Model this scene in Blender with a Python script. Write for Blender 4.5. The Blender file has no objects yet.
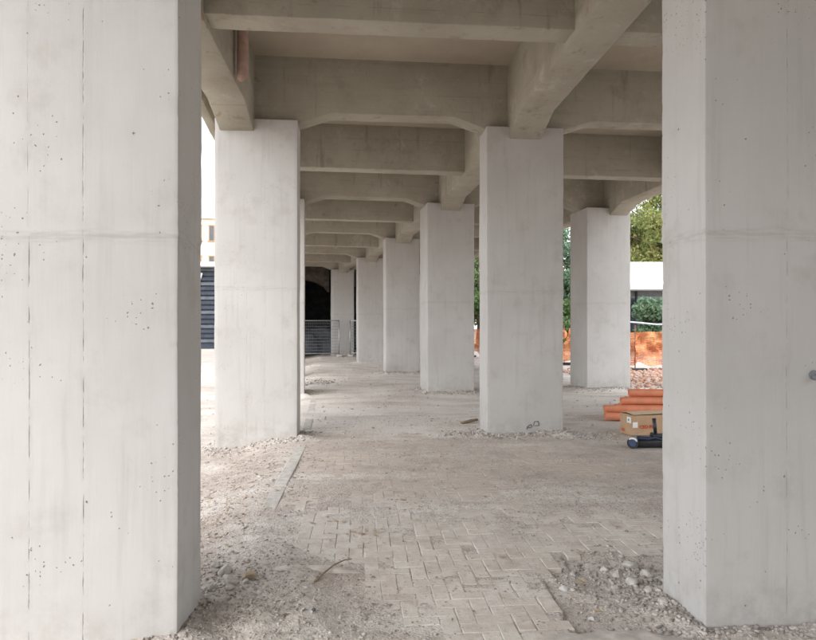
import bpy, bmesh, math, random
import numpy as np
from mathutils import Vector, Matrix
R = math.radians
rng = np.random.default_rng(7)
random.seed(7)
S = bpy.context.scene
COL = S.collection

# ------------------------------------------------------------------ camera, world, sun, exposure
EYE = 1.6
cam = bpy.data.cameras.new('camera'); cam_o = bpy.data.objects.new('camera', cam); COL.objects.link(cam_o)
cam_o.location = (0, 0, EYE); cam_o.rotation_euler = (R(90), 0, 0)
cam.sensor_width = 36; cam.lens = 620 / 816 * 36; cam.shift_y = 5 / 816
cam.clip_start = 0.05; cam.clip_end = 2000
S.camera = cam_o
W = bpy.data.worlds.new('World'); S.world = W; W.use_nodes = True
wn = W.node_tree; wn.nodes.clear()
sky = wn.nodes.new('ShaderNodeTexSky'); sky.sky_type = 'NISHITA'; sky.sun_disc = False
SUN_EL, SUN_AZ = 44, 197        # azimuth clockwise from +Y (the view direction): behind the camera, a little to the left
sky.sun_elevation = R(SUN_EL); sky.sun_rotation = R(SUN_AZ); sky.dust_density = 2; sky.air_density = 1.2; sky.ozone_density = 1
hs = wn.nodes.new('ShaderNodeHueSaturation'); hs.inputs['Saturation'].default_value = 0.30
bg = wn.nodes.new('ShaderNodeBackground'); bg.inputs['Strength'].default_value = 0.09

wo = wn.nodes.new('ShaderNodeOutputWorld')
wn.links.new(sky.outputs[0], hs.inputs['Color']); wn.links.new(hs.outputs[0], bg.inputs[0]); wn.links.new(bg.outputs[0], wo.inputs[0])
sl = bpy.data.lights.new('sun', 'SUN'); sl.energy = 1.5; sl.angle = R(120); sl.color = (.95, .98, 1)
so = bpy.data.objects.new('sun', sl); COL.objects.link(so); so.location = (-20, -20, 40)
az, el = R(SUN_AZ), R(SUN_EL)
so.rotation_euler = Vector((math.sin(az) * math.cos(el), math.cos(az) * math.cos(el), math.sin(el))).to_track_quat('Z', 'Y').to_euler()
vs = S.view_settings; vs.view_transform = 'Standard'; vs.look = 'None'; vs.exposure = 1.88; vs.gamma = 1; vs.use_curve_mapping = False
S.cycles.max_bounces = 8; S.cycles.diffuse_bounces = 5; S.cycles.use_denoising = True
S.cycles.sample_clamp_indirect = 8

# ------------------------------------------------------------------ helpers
def link(o, parent=None):
    COL.objects.link(o)
    if parent is not None: o.parent = parent
    return o
def tag(o, label=None, cat=None, group=None, kind=None):
    if label: o['label'] = label
    if cat: o['category'] = cat
    if group: o['group'] = group
    if kind: o['kind'] = kind
    return o
def empty(name, loc=(0, 0, 0), rz=0):
    o = bpy.data.objects.new(name, None); o.empty_display_size = .2
    o.location = loc; o.rotation_euler = (0, 0, rz); return link(o)
def mesh(name, v, f, mat, smooth=False):
    me = bpy.data.meshes.new(name)
    if isinstance(f, np.ndarray):
        v = np.asarray(v, np.float32); n = f.shape[1]
        me.vertices.add(len(v)); me.vertices.foreach_set('co', v.ravel())
        me.loops.add(f.size); me.loops.foreach_set('vertex_index', f.astype(np.int32).ravel())
        me.polygons.add(len(f)); me.polygons.foreach_set('loop_start', np.arange(0, f.size, n, dtype=np.int32))
        me.polygons.foreach_set('loop_total', np.full(len(f), n, np.int32))
        me.update(calc_edges=True)
    else:
        me.from_pydata([tuple(p) for p in v], [], f); me.update()
    if mat: me.materials.append(mat)
    if smooth: me.polygons.foreach_set('use_smooth', np.ones(len(me.polygons), bool))
    return me
def obj(name, v, f, mat, parent=None, smooth=False):
    return link(bpy.data.objects.new(name, mesh(name, v, f, mat, smooth)), parent)
def bmobj(name, bm, mat, parent=None, smooth=False):
    me = bpy.data.meshes.new(name); bmesh.ops.recalc_face_normals(bm, faces=bm.faces[:]); bm.to_mesh(me); bm.free()
    if mat: me.materials.append(mat)
    if smooth: me.polygons.foreach_set('use_smooth', np.ones(len(me.polygons), bool))
    return link(bpy.data.objects.new(name, me), parent)
def bm_box(bm, c, s, rz=0, bevel=0):
    r = bmesh.ops.create_cube(bm, size=1)
    M = Matrix.Translation(c) @ Matrix.Rotation(rz, 4, 'Z') @ Matrix.Diagonal((*s, 1))
    bmesh.ops.transform(bm, matrix=M, verts=r['verts'])
    if bevel:
        es = list({e for v in r['verts'] for e in v.link_edges})
        bmesh.ops.bevel(bm, geom=es, offset=bevel, segments=2, affect='EDGES', profile=.6)
def box(name, c, s, mat, parent=None, rz=0, bevel=0):
    bm = bmesh.new(); bm_box(bm, c, s, rz, bevel); return bmobj(name, bm, mat, parent)
def bm_cyl(bm, p, q, r0, r1=None, n=10, caps=True):
    p, q = Vector(p), Vector(q); d = q - p
    M = Matrix.Translation((p + q) / 2) @ d.to_track_quat('Z', 'Y').to_matrix().to_4x4()
    return bmesh.ops.create_cone(bm, cap_ends=caps, segments=n, radius1=r0, radius2=r0 if r1 is None else r1, depth=d.length, matrix=M)
def _h(ix, iy, iz, seed):
    x = (ix.astype(np.uint32) * np.uint32(374761393) + iy.astype(np.uint32) * np.uint32(668265263)
         + iz.astype(np.uint32) * np.uint32(2147483647 - 1274126177) + np.uint32(seed * 144269 + 17))
    x = (x ^ (x >> np.uint32(13))) * np.uint32(1274126177); x = (x ^ (x >> np.uint32(16))) * np.uint32(2246822519)
    x = x ^ (x >> np.uint32(13))
    return x.astype(np.float64) / 4294967295.0 * 2 - 1
def noise(x, y, z=0.0, seed=0):
    x, y, z = np.broadcast_arrays(np.asarray(x, float), np.asarray(y, float), np.asarray(z, float))
    ix, iy, iz = np.floor(x), np.floor(y), np.floor(z); fx, fy, fz = x - ix, y - iy, z - iz
    ix, iy, iz = (a.astype(np.int64) & 0xffffffff for a in (ix, iy, iz))
    u, v, w = (t * t * t * (t * (t * 6 - 15) + 10) for t in (fx, fy, fz)); r = 0
    for a in (0, 1):
        for b in (0, 1):
            for c in (0, 1):
                r = r + _h((ix + a) & 0xffffffff, (iy + b) & 0xffffffff, (iz + c) & 0xffffffff, seed) * (u if a else 1 - u) * (v if b else 1 - v) * (w if c else 1 - w)
    return r
def fbm(x, y, z=0.0, seed=0, o=4, g=.5):
    r, a = 0, 1.0
    for k in range(o):
        r = r + a * noise(np.asarray(x) * 2 ** k, np.asarray(y) * 2 ** k, np.asarray(z) * 2 ** k, seed + k); a *= g
    return r
def sstep(a, b, x):
    t = np.clip((np.asarray(x, float) - a) / (b - a), 0, 1); return t * t * (3 - 2 * t)

# ------------------------------------------------------------------ materials
class NT:
    def __init__(s, name, rough=.85, spec=.3):
        s.m = bpy.data.materials.new(name); s.m.use_nodes = True; s.t = s.m.node_tree
        s.b = s.t.nodes['Principled BSDF']; s.b.inputs['Roughness'].default_value = rough
        s.b.inputs['Specular IOR Level'].default_value = spec
    def n(s, ty, **k):
        o = s.t.nodes.new('ShaderNode' + ty)
        for a, b in k.items(): setattr(o, a, b)
        return o
    def put(s, sock, v):
        if hasattr(v, 'is_linked') or isinstance(v, bpy.types.NodeSocket): s.t.links.new(v, sock)
        elif isinstance(v, (tuple, list)) and len(v) == 3 and sock.type == 'RGBA': sock.default_value = (*v, 1)
        else: sock.default_value = v
    def pos(s): return s.n('NewGeometry').outputs['Position']
    def objc(s): return s.n('TexCoord').outputs['Object']
    def uv(s): return s.n('TexCoord').outputs['UV']
    def rnd(s): return s.n('ObjectInfo').outputs['Random']
    def mp(s, v, sc=(1, 1, 1), loc=(0, 0, 0)):
        o = s.n('Mapping'); s.put(o.inputs[0], v); o.inputs['Scale'].default_value = sc; o.inputs['Location'].default_value = loc; return o.outputs[0]
    def noise(s, v, scale, detail=4, rough=.55, dist=0):
        o = s.n('TexNoise'); s.put(o.inputs['Vector'], v)
        o.inputs['Scale'].default_value = scale; o.inputs['Detail'].default_value = detail; o.inputs['Roughness'].default_value = rough; o.inputs['Distortion'].default_value = dist
        return o.outputs[0]
    def ramp(s, v, a, b, c0=0.0, c1=1.0):
        o = s.n('MapRange'); o.interpolation_type = 'SMOOTHSTEP'; s.put(o.inputs[0], v)
        for i, q in enumerate((a, b, c0, c1)): s.put(o.inputs[1 + i], q)
        return o.outputs[0]
    def math(s, op, a, b=0.0, c=0.0):
        o = s.n('Math', operation=op); s.put(o.inputs[0], a); s.put(o.inputs[1], b); s.put(o.inputs[2], c); return o.outputs[0]
    def mix(s, f, a, b, mode='MIX'):
        o = s.n('Mix', data_type='RGBA', blend_type=mode); s.put(o.inputs[0], f); s.put(o.inputs[6], a); s.put(o.inputs[7], b); return o.outputs[2]
    def vor(s, v, scale, feat='F1', out='Distance', rnd=1.0):
        o = s.n('TexVoronoi', feature=feat); s.put(o.inputs['Vector'], v); o.inputs['Scale'].default_value = scale; o.inputs['Randomness'].default_value = rnd
        return o.outputs[out]
    def attr(s, name): return s.n('Attribute', attribute_name=name).outputs['Fac']
    def bump(s, h, dist=.005, strength=1.0, prev=None):
        o = s.n('Bump'); o.inputs['Distance'].default_value = dist; o.inputs['Strength'].default_value = strength; s.put(o.inputs['Height'], h)
        if prev is not None: s.put(o.inputs['Normal'], prev)
        return o.outputs[0]
    def done(s, col, normal=None, rough=None):
        s.put(s.b.inputs['Base Color'], col)
        if normal is not None: s.put(s.b.inputs['Normal'], normal)
        if rough is not None: s.put(s.b.inputs['Roughness'], rough)
        return s.m

def simple(name, c, rough=.7, var=.12, scale=20, bump=.002, spec=.3, metal=0):
    t = NT(name, rough, spec); p = t.objc(); a = t.noise(p, scale, 5)
    col = t.mix(t.ramp(a, .3, .7), tuple(x * (1 - var) for x in c), tuple(min(1, x * (1 + var)) for x in c))
    t.b.inputs['Metallic'].default_value = metal
    return t.done(col, t.bump(t.noise(p, scale * 4, 3), bump, .6) if bump else None)

def m_pillar():
    t = NT('painted_concrete', .8, .25); p = t.pos(); uv = t.uv()
    sx = t.n('SeparateXYZ'); t.put(sx.inputs[0], uv); u, v = sx.outputs[0], sx.outputs[1]
    col = t.mix(t.ramp(t.noise(p, .9, 5), .3, .72), (0.461, 0.444, 0.427), (0.524, 0.507, 0.490))
    streak = t.noise(t.mp(p, (9, 9, .55)), 1.6, 5, .6)
    col = t.mix(t.math('MULTIPLY', t.ramp(streak, .5, .75), .30), col, (0.338, 0.320, 0.292))
    blot = t.noise(p, 3.1, 6, .65)
    col = t.mix(t.math('MULTIPLY', t.ramp(blot, .52, .72), .36), col, (0.347, 0.320, 0.285))
    # roller marks and thin vertical brushing
    fine = t.noise(t.mp(p, (60, 60, 3)), 1.5, 3)
    col = t.mix(t.math('MULTIPLY', t.ramp(fine, .4, .7), .10), col, (0.590, 0.562, 0.531))
    # formwork board seams: distance from the inner corner stored in UV.x, a new board every 25 cm after .44
    wob = t.math('MULTIPLY_ADD', t.noise(t.mp(uv, (0, 1.2, 0)), 1.0, 3), .012, -.006)
    uu = t.math('ADD', u, wob)
    upper = t.math('GREATER_THAN', v, 2.02)
    d1 = t.math('ABSOLUTE', t.math('SUBTRACT', uu, .445)); d2 = t.math('ABSOLUTE', t.math('SUBTRACT', uu, t.math('MULTIPLY_ADD', upper, .006, .692)))
    d = t.math('MINIMUM', d1, t.math('MULTIPLY_ADD', upper, .0022, d2)); wear = t.attr('wear')
    broken = t.ramp(t.noise(t.mp(uv, (3, 1, 1)), 9, 5, .7), .44, .66)
    seam = t.math('MULTIPLY', t.math('MULTIPLY', t.ramp(d, .0006, .0040, 1.0, 0.0), broken), wear)
    halo = t.math('MULTIPLY', t.ramp(d, .0, .025, 1.0, 0.0), t.ramp(t.noise(uv, 14, 4), .4, .7))
    col = t.mix(t.math('MULTIPLY', t.math('MULTIPLY', halo, wear), .22), col, (0.330, 0.312, 0.292))
    col = t.mix(t.math('MULTIPLY', seam, .40), col, (0.189, 0.174, 0.158))
    # bug holes
    wv = t.n('VectorMath', operation='ADD'); t.put(wv.inputs[0], uv)
    nz = t.n('TexNoise'); t.put(nz.inputs['Vector'], uv); nz.inputs['Scale'].default_value = 95; nz.inputs['Detail'].default_value = 2
    sc = t.n('VectorMath', operation='SCALE'); t.put(sc.inputs[0], nz.outputs['Color']); sc.inputs['Scale'].default_value = .016
    t.put(wv.inputs[1], sc.outputs[0]); w2 = wv.outputs[0]
    clus = t.ramp(t.noise(uv, 1.7, 3), .45, .66)
    pits = None
    for scale, r0, thr in ((9, .030, .68), (26, .10, .85), (52, .20, .83)):
        vo = t.n('TexVoronoi'); vo.voronoi_dimensions = '2D'; t.put(vo.inputs['Vector'], w2); vo.inputs['Scale'].default_value = scale
        cs = t.n('SeparateColor'); t.put(cs.inputs[0], vo.outputs['Color'])
        rad = t.math('MULTIPLY', cs.outputs[1], r0)
        on = t.math('GREATER_THAN', t.math('MULTIPLY_ADD', clus, .30, cs.outputs[0]), thr + .26)
        pit = t.math('MULTIPLY', t.ramp(t.math('SUBTRACT', vo.outputs['Distance'], rad), -.012, .03, 1.0, 0.0), on)
        pits = pit if pits is None else t.math('MAXIMUM', pits, pit)
    pits = t.math('MULTIPLY', pits, t.ramp(wear, .1, .7))
    col = t.mix(t.math('MULTIPLY', pits, .72), col, (0.134, 0.122, 0.104))
    # pour joint smear: a slightly greyer band of grout fins
    jn = t.math('ABSOLUTE', t.math('SUBTRACT', v, t.math('MULTIPLY_ADD', t.noise(t.mp(uv, (1, 0, 0)), 4, 3), .07, 1.99)))
    jb = t.math('MULTIPLY', t.ramp(jn, .012, .05, 1.0, 0.0), t.ramp(t.noise(t.mp(uv, (2, 14, 1)), 4, 4), .38, .66))
    col = t.mix(t.math('MULTIPLY', jb, .34), col, (0.315, 0.290, 0.262))
    # splash dirt near the ground
    low = t.math('MULTIPLY', t.ramp(v, .0, .35, 1.0, 0.0), t.ramp(t.noise(p, 7, 5, .7), .35, .7))
    col = t.mix(t.math('MULTIPLY', low, .42), col, (0.299, 0.262, 0.225))
    nb = t.bump(t.noise(p, 45, 5, .6), .0025, .3)
    nb = t.bump(fine, .0012, .22, nb)
    nb = t.bump(t.math('MULTIPLY', t.math('ADD', seam, pits), -1), .006, .9, nb)
    return t.done(col, nb)

def m_beam():
    t = NT('bare_concrete', .9, .2); p = t.pos()
    col = t.mix(t.ramp(t.noise(p, .8, 6, .6), .3, .7), (0.333, 0.302, 0.243), (0.409, 0.382, 0.316))
    col = t.mix(t.math('MULTIPLY', t.ramp(t.noise(p, 2.7, 6, .7), .52, .72), .45), col, (0.233, 0.203, 0.155))
    col = t.mix(t.math('MULTIPLY', t.ramp(t.noise(t.mp(p, (.8, .8, 7)), 1.3, 4), .5, .75), .3), col, (0.260, 0.231, 0.177))
    col = t.mix(t.math('MULTIPLY', t.ramp(t.noise(p, 9, 4, .7), .62, .72), .3), col, (0.548, 0.520, 0.444))
    sp = t.ramp(t.noise(p, 28, 3), .66, .72)
    col = t.mix(t.math('MULTIPLY', sp, .4), col, (0.219, 0.195, 0.155))
    # lime bloom, leak runs, board marks left by the formwork
    col = t.mix(t.math('MULTIPLY', t.ramp(t.noise(p, 1.4, 7, .75), .56, .68), .45), col, (.56, .535, .485))
    col = t.mix(t.math('MULTIPLY', t.ramp(t.noise(t.mp(p, (5, 5, .5)), 1.1, 5, .65), .58, .70), .5), col, (.20, .175, .14))
    col = t.mix(t.math('MULTIPLY', t.ramp(t.noise(p, 3.7, 4, .6, .4), .66, .72), .5), col, (.27, .155, .09))
    sz = t.n('SeparateXYZ'); t.put(sz.inputs[0], p)
    bd = t.math('ABSOLUTE', t.math('SUBTRACT', t.math('FRACT', t.math('MULTIPLY_ADD', t.noise(p, .7, 2), .12, t.math('MULTIPLY', sz.outputs[2], 4.6))), .5))
    board = t.math('MULTIPLY', t.ramp(bd, .0, .035, 1.0, 0.0), t.ramp(t.noise(p, 3, 4), .42, .62))
    col = t.mix(t.math('MULTIPLY', board, .35), col, (.22, .195, .16))
    nb = t.bump(t.noise(p, 40, 5, .65), .006, .7); nb = t.bump(t.noise(p, 6, 4), .012, .6, nb); nb = t.bump(board, .004, .6, nb)
    return t.done(col, nb)

def m_slab():
    t = NT('deck_concrete', .9, .2); p = t.pos()
    col = t.mix(t.ramp(t.noise(p, .7, 6, .6), .3, .7), (0.399, 0.346, 0.276), (0.496, 0.440, 0.359))
    col = t.mix(t.math('MULTIPLY', t.ramp(t.noise(p, 2.2, 6, .7), .5, .72), .45), col, (0.388, 0.315, 0.238))
    return t.done(col, t.bump(t.noise(p, 30, 5, .65), .005, .6))

def m_ground():
    t = NT('dusty_ground', .95, .15); p = t.pos()
    big = t.ramp(t.noise(t.mp(p, (.5, 1.1, 1)), 1.3, 6, .6), .32, .68)
    col = t.mix(big, (0.499, 0.424, 0.372), (0.708, 0.656, 0.594))
    col = t.mix(t.math('MULTIPLY', t.ramp(t.noise(t.mp(p, (.5, 2.6, 1)), 1.5, 6, .65), .46, .66), .6), col, (0.418, 0.347, 0.301))
    col = t.mix(t.math('MULTIPLY', t.ramp(t.noise(p, 6.5, 6, .7), .5, .70), .55), col, (0.764, 0.711, 0.663))
    col = t.mix(t.math('MULTIPLY', t.ramp(t.noise(p, 17, 5, .7), .50, .66), .6), col, (0.374, 0.310, 0.265))
    grit = t.vor(p, 95, out='Color'); gs = t.n('SeparateColor'); t.put(gs.inputs[0], grit)
    col = t.mix(t.math('MULTIPLY', t.ramp(gs.outputs[0], .62, .95), .45), col, (0.782, 0.733, 0.687))
    col = t.mix(t.math('MULTIPLY', t.ramp(gs.outputs[1], .72, .95), .55), col, (0.237, 0.198, 0.174))
    # heaps of pale grey grit, litter-stained earth, broken brick and trodden damp soil: kinds of ground laid in the mesh
    col = t.mix(t.math('MULTIPLY', t.attr('grit'), .6), col, t.mix(t.ramp(t.noise(p, 30, 5, .7), .35, .65), (0.412, 0.361, 0.321), (0.696, 0.653, 0.594)))
    col = t.mix(t.math('MULTIPLY', t.attr('earth'), .75), col, t.mix(t.ramp(t.noise(p, 11, 5, .7), .35, .65), (0.312, 0.247, 0.206), (0.537, 0.451, 0.393)))
    col = t.mix(t.math('MULTIPLY', t.attr('brick'), .8), col, t.mix(t.ramp(t.noise(p, 5, 5, .7), .4, .6), (0.499, 0.301, 0.214), (0.679, 0.566, 0.484)))
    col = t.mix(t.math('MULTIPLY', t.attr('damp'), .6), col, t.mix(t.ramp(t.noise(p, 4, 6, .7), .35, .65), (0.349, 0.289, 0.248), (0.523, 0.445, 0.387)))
    col = t.mix(t.math('MULTIPLY', t.attr('dust'), .5), col, (0.754, 0.703, 0.655))  # far floor painted paler: side daylight put into the colour
    nb = t.bump(t.noise(p, 12, 8, .7), .03, .7); nb = t.bump(t.vor(p, 70), -.006, .7, nb); nb = t.bump(t.noise(p, 120, 3), .004, .7, nb)
    return t.done(col, nb)

def m_paver():
    t = NT('paver_concrete', .9, .2); p = t.pos(); r = t.rnd()
    col = t.mix(t.ramp(t.noise(p, 2.3, 6, .65), .3, .7), (0.561, 0.488, 0.429), (0.699, 0.650, 0.584))
    tint = t.vor(t.mp(p, (6.5, 6.5, 0)), 1.0, out='Color'); ts = t.n('SeparateColor'); t.put(ts.inputs[0], tint)
    col = t.mix(t.math('MULTIPLY', ts.outputs[0], .35), col, (0.474, 0.409, 0.358))
    col = t.mix(t.math('MULTIPLY', r, .3), col, (0.685, 0.602, 0.532))
    col = t.mix(t.math('MULTIPLY', t.ramp(t.noise(p, 7, 7, .72), .42, .66), .6), col, (0.713, 0.664, 0.612))
    col = t.mix(t.math('MULTIPLY', t.ramp(t.noise(p, 3.4, 6, .7), .5, .68), .55), col, (0.449, 0.375, 0.323))
    col = t.mix(t.math('MULTIPLY', t.ramp(t.noise(p, 23, 6, .7), .53, .68), .5), col, (0.374, 0.315, 0.272))
    sp = t.n('SeparateXYZ'); t.put(sp.inputs[0], p); yy = t.math('MULTIPLY_ADD', t.noise(p, 1.6, 4), 1.2, sp.outputs[1])
    film = t.ramp(yy, 5.6, 7.0)      # farther along, the blocks carry a film of trodden earth
    col = t.mix(t.math('MULTIPLY', film, t.ramp(t.noise(p, 9, 6, .7), .25, .6, .55, .95)), col, (0.486, 0.409, 0.352))
    nb = t.bump(t.noise(p, 60, 6, .7), .006, .8); nb = t.bump(t.noise(p, 14, 4), .010, .6, nb)
    return t.done(col, nb)

def m_stone(name, a, b, c, sc=6.0):
    t = NT(name, .9, .2); p = t.pos()
    v = t.vor(p, sc * 4, out='Color'); s3 = t.n('SeparateColor'); t.put(s3.inputs[0], v)
    col = t.mix(t.ramp(s3.outputs[0], .1, .9), a, b); col = t.mix(t.ramp(s3.outputs[1], .6, .95), col, c)
    return t.done(col, t.bump(t.noise(p, 90, 4, .7), .004, .7))

def m_leaf(name, a, b, c):
    t = NT(name, .55, .4); p = t.pos()
    v = t.vor(p, 5, out='Color'); s3 = t.n('SeparateColor'); t.put(s3.inputs[0], v)
    col = t.mix(s3.outputs[0], a, b); col = t.mix(t.math('MULTIPLY', t.ramp(t.noise(p, .6, 3), .45, .65), .8), col, c)
    m = t.done(col)
    tr = t.n('BsdfTranslucent'); t.put(tr.inputs[0], col); mx = t.n('MixShader'); mx.inputs[0].default_value = .35
    out = t.t.nodes['Material Output']
    t.t.links.new(t.b.outputs[0], mx.inputs[1]); t.t.links.new(tr.outputs[0], mx.inputs[2]); t.t.links.new(mx.outputs[0], out.inputs[0])
    return m

M_PIL, M_BEAM, M_SLAB, M_GND, M_PAV = m_pillar(), m_beam(), m_slab(), m_ground(), m_paver()
M_KERB = simple('kerb_concrete', (.49, .455, .415), .9, .15, 14, .004)
M_GREY = m_stone('grey_gravel', (.26, .228, .205), (.46, .415, .38), (.56, .515, .48))
M_CHIP = m_stone('brown_chips', (0.253, 0.196, 0.161), (0.460, 0.402, 0.356), (0.598, 0.546, 0.506))
M_DUST = m_stone('dusty_pebbles', (.24, .205, .18), (.48, .43, .39), (.56, .52, .48), 12)
M_BRICK = m_stone('brick_rubble', (.42, .20, .13), (.52, .36, .28), (.52, .49, .46), 2)
M_ROCK = simple('pale_rock', (.50, .465, .425), .9, .22, 18, .006)
M_MORT_ = simple('white_stone', (.64, .62, .59), .9, .1, 18, .004)
M_TAN = simple('tan_rock', (.46, .36, .25), .9, .25, 16, .006)
M_BARK = simple('bark', (.12, .09, .065), .95, .3, 6, .03)
M_TWIG = simple('dry_twig', (.26, .19, .13), .9, .2, 30, .002)
M_LEAFD = simple('dry_leaf', (.46, .36, .25), .8, .25, 12, .002)
M_ORANGE = simple('orange_plastic', (.92, .35, .195), .42, .07, 7, .001, .5)
M_NET = simple('orange_netting', (.70, .30, .14), .6, .3, 2, 0)
M_CARD = simple('cardboard', (.47, .315, .195), .85, .07, 9, .001)
M_CARDIN = simple('cardboard_flap', (.60, .45, .31), .85, .07, 9, .001)
M_WHITE = simple('white_paper', (.78, .78, .76), .6, .05, 12, 0)
M_RED = simple('red_print', (.58, .07, .035), .7, .08, 30, 0)
M_BLACK = simple('black_plastic', (.016, .018, .022), .33, .3, 8, .004, .5)
M_BLUE = simple('dark_blue_plastic', (.03, .05, .13), .4, .2, 8, .001, .5)
M_GALV = simple('galvanised_steel', (.42, .43, .44), .45, .15, 10, .0005, .5, .7)
M_RUST = simple('rusty_steel', (.22, .10, .06), .8, .3, 20, .001)
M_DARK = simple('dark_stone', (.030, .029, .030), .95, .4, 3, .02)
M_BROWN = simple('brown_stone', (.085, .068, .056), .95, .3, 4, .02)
M_PVC = simple('salmon_pipe', (.45, .31, .26), .5, .12, 12, .001, .4)
M_PENCIL = simple('dark_marker', (.12, .12, .12), .8, .2, 40, 0)
M_WALLW = simple('white_render', (.80, .80, .79), .85, .04, 2, .001)
M_CREAM = simple('cream_render', (.62, .53, .42), .9, .08, 1.2, .003)
M_PALE = simple('pale_render', (.62, .63, .64), .9, .06, 1.2, .003)
M_NAVY = simple('navy_sheet', (.028, .036, .055), .5, .25, 3, .001)
M_GLASS = simple('window_glass', (.03, .035, .045), .08, .2, 2, 0, .6)
M_GREYP = simple('grey_paint', (.20, .21, .22), .6, .1, 4, .001)
M_ROOF = simple('roof_tile', (.32, .15, .10), .85, .2, 5, .01)
M_FRAME = simple('window_frame', (.36, .22, .13), .7, .15, 8, 0)
M_TARP = simple('grey_tarp', (.075, .083, .10), .5, .25, 3, .02, .4)
M_HOSE = simple('pale_hose', (.52, .58, .66), .5, .1, 8, 0)
M_LF1 = m_leaf('leaf_yellow_green', (.15, .19, .055), (.25, .265, .09), (.31, .28, .10))
M_LF2 = m_leaf('leaf_green', (0.072, 0.136, 0.048), (0.144, 0.224, 0.080), (0.160, 0.192, 0.064))
M_LF3 = m_leaf('leaf_blue_green', (0.072, 0.144, 0.088), (0.192, 0.272, 0.176), (0.112, 0.176, 0.096))

# ------------------------------------------------------------------ the layout of the viaduct (bents measured from the B row of pillars)
# left-front corner of the middle pillar, lean of the road axis to the left, pillar thickness along the road, clear gap to row A, to row C
BENT = [((1.85, -8.1), .02, .5, 2.65, 2.8), ((1.80, -2.42), .05, .5, 2.65, 2.8), ((1.55, 3.23), .085, .46, 2.675, 2.8), ((1.13, 8.86), .095, .52, 2.68, 2.8),
        ((.45, 14.4), .15, 1.0, 2.82, 2.8), ((-.72, 20.2), .205, .55, 2.8, 2.8), ((-2.10, 26.1), .225, .55, 2.8, 2.8), ((-3.86, 31.6), .27, .55, 2.8, 2.8),
        ((1.85, -13.8), 0.0, .5, 2.65, 2.8), ((1.80, -19.5), -.02, .5, 2.65, 2.8),  # unseen rear bents from here on, added to cut light from behind
        ((1.6, -25.2), -.05, .5, 2.65, 2.8), ((1.25, -30.9), -.08, .5, 2.65, 2.8), ((.7, -36.5), -.1, .5, 2.65, 2.8)]
SPANS = [(12, 11), (11, 10), (10, 9), (9, 8), (8, 0)] + [(i, i + 1) for i in range(7)]
PW = 1.12
ZTOP, ZBEAM, ZGIR, ZHAUN, ZMID, ZSLAB = 4.44, 4.59, 4.47, 4.27, 4.535, 5.36
def frame(i):
    (x, y), s, t, ga, gc = BENT[i]; th = math.atan(s)
    r = Vector((math.cos(th), math.sin(th), 0)); f = Vector((-math.sin(th), math.cos(th), 0)); P = Vector((x, y, 0))
    return r, f, P, t, ga, gc, th
def gpt(i, row):            # girder line at mid thickness of bent i
    r, f, P, t, ga, gc, th = frame(i)
    u = {'A': -ga - PW + .30, 'B': PW / 2, 'C': PW + gc + PW - .30}[row]
    return P + r * u + f * (t / 2)

# ------------------------------------------------------------------ ground
def axis(dense, far):
    left = -np.geomspace(1, far, 26)[::-1] + 1; right = np.geomspace(1, far, 26) - 1
    return np.concatenate([dense[0] + left[:-1] * 1.0, dense, dense[-1] + right[1:]])
ys = [1.6]
while ys[-1] < 40: ys.append(ys[-1] + min(.30, .011 + .0052 * (ys[-1] - 1.6)))
gx = axis(np.concatenate([np.arange(-7, -2.8, .06), np.arange(-2.8, 2.6, .016), np.arange(2.6, 9, .045)]), 450)
gy = axis(np.array(ys), 450)
PILL = []                  # base rectangles for dirt heaps: centre, half w, half t, angle
for i in range(1, 8):
    r, f, P, t, ga, gc, th = frame(i)
    for u0 in (-ga - PW, 0, PW + gc):
        PILL.append((P + r * (u0 + PW / 2) + f * (t / 2), PW / 2, t / 2, th, i))
def heap(x, y):
    h = np.zeros_like(x)
    for c, a, b, th, i in PILL:
        if i < 2: continue
        dx, dy = x - c.x, y - c.y; u = dx * math.cos(th) + dy * math.sin(th); v = -dx * math.sin(th) + dy * math.cos(th)
        d = np.hypot(np.maximum(np.abs(u) - a, 0), np.maximum(np.abs(v) - b, 0))
        w = .16 + .10 * noise(x * 2.2, y * 2.2, 3, 5)
        h = np.maximum(h, (.045 + .035 * noise(x * 3, y * 3, 1, 9)) * np.exp(-(d / np.maximum(w, .05)) ** 2))
    return h
def kx(y): return np.where(y < 8.6, -1.07 - .068 * (y - 3.0), -1.46 - .125 * (y - 8.6))         # the kerb line
def pav_cover(x, y):
    """height of the loose dirt against the paver tops (z=0)"""
    near = (1 - sstep(4.3, 5.6, y)) * sstep(-.75, -.25, x + .30 * (y - 4.2))
    n = fbm(x * 1.3, y * 1.3, 0, 21, 4); n2 = fbm(x * 6, y * 6, 0, 31, 3)
    h = -.0068 * near + .0042 * (1 - near) + .0072 * n * (1 - .2 * near) + .0018 * n2 * (1 - near * .4)
    return h
def in_hole(x, y, pad=0.0):
    return ((y < 4.31 + pad) & (x > 1.07 - pad) | (y < 4.10 + pad) & (x > .94 - pad) | (y < 3.88 + pad) & (x > .86 - pad)) & (x < 2.9)
def dirt_left(x, y): return -.62 + .46 * (4.3 - y) - x + .10 * noise(x * 3, y * 3, 0, 77)       # > 0: buried under grit
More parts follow.
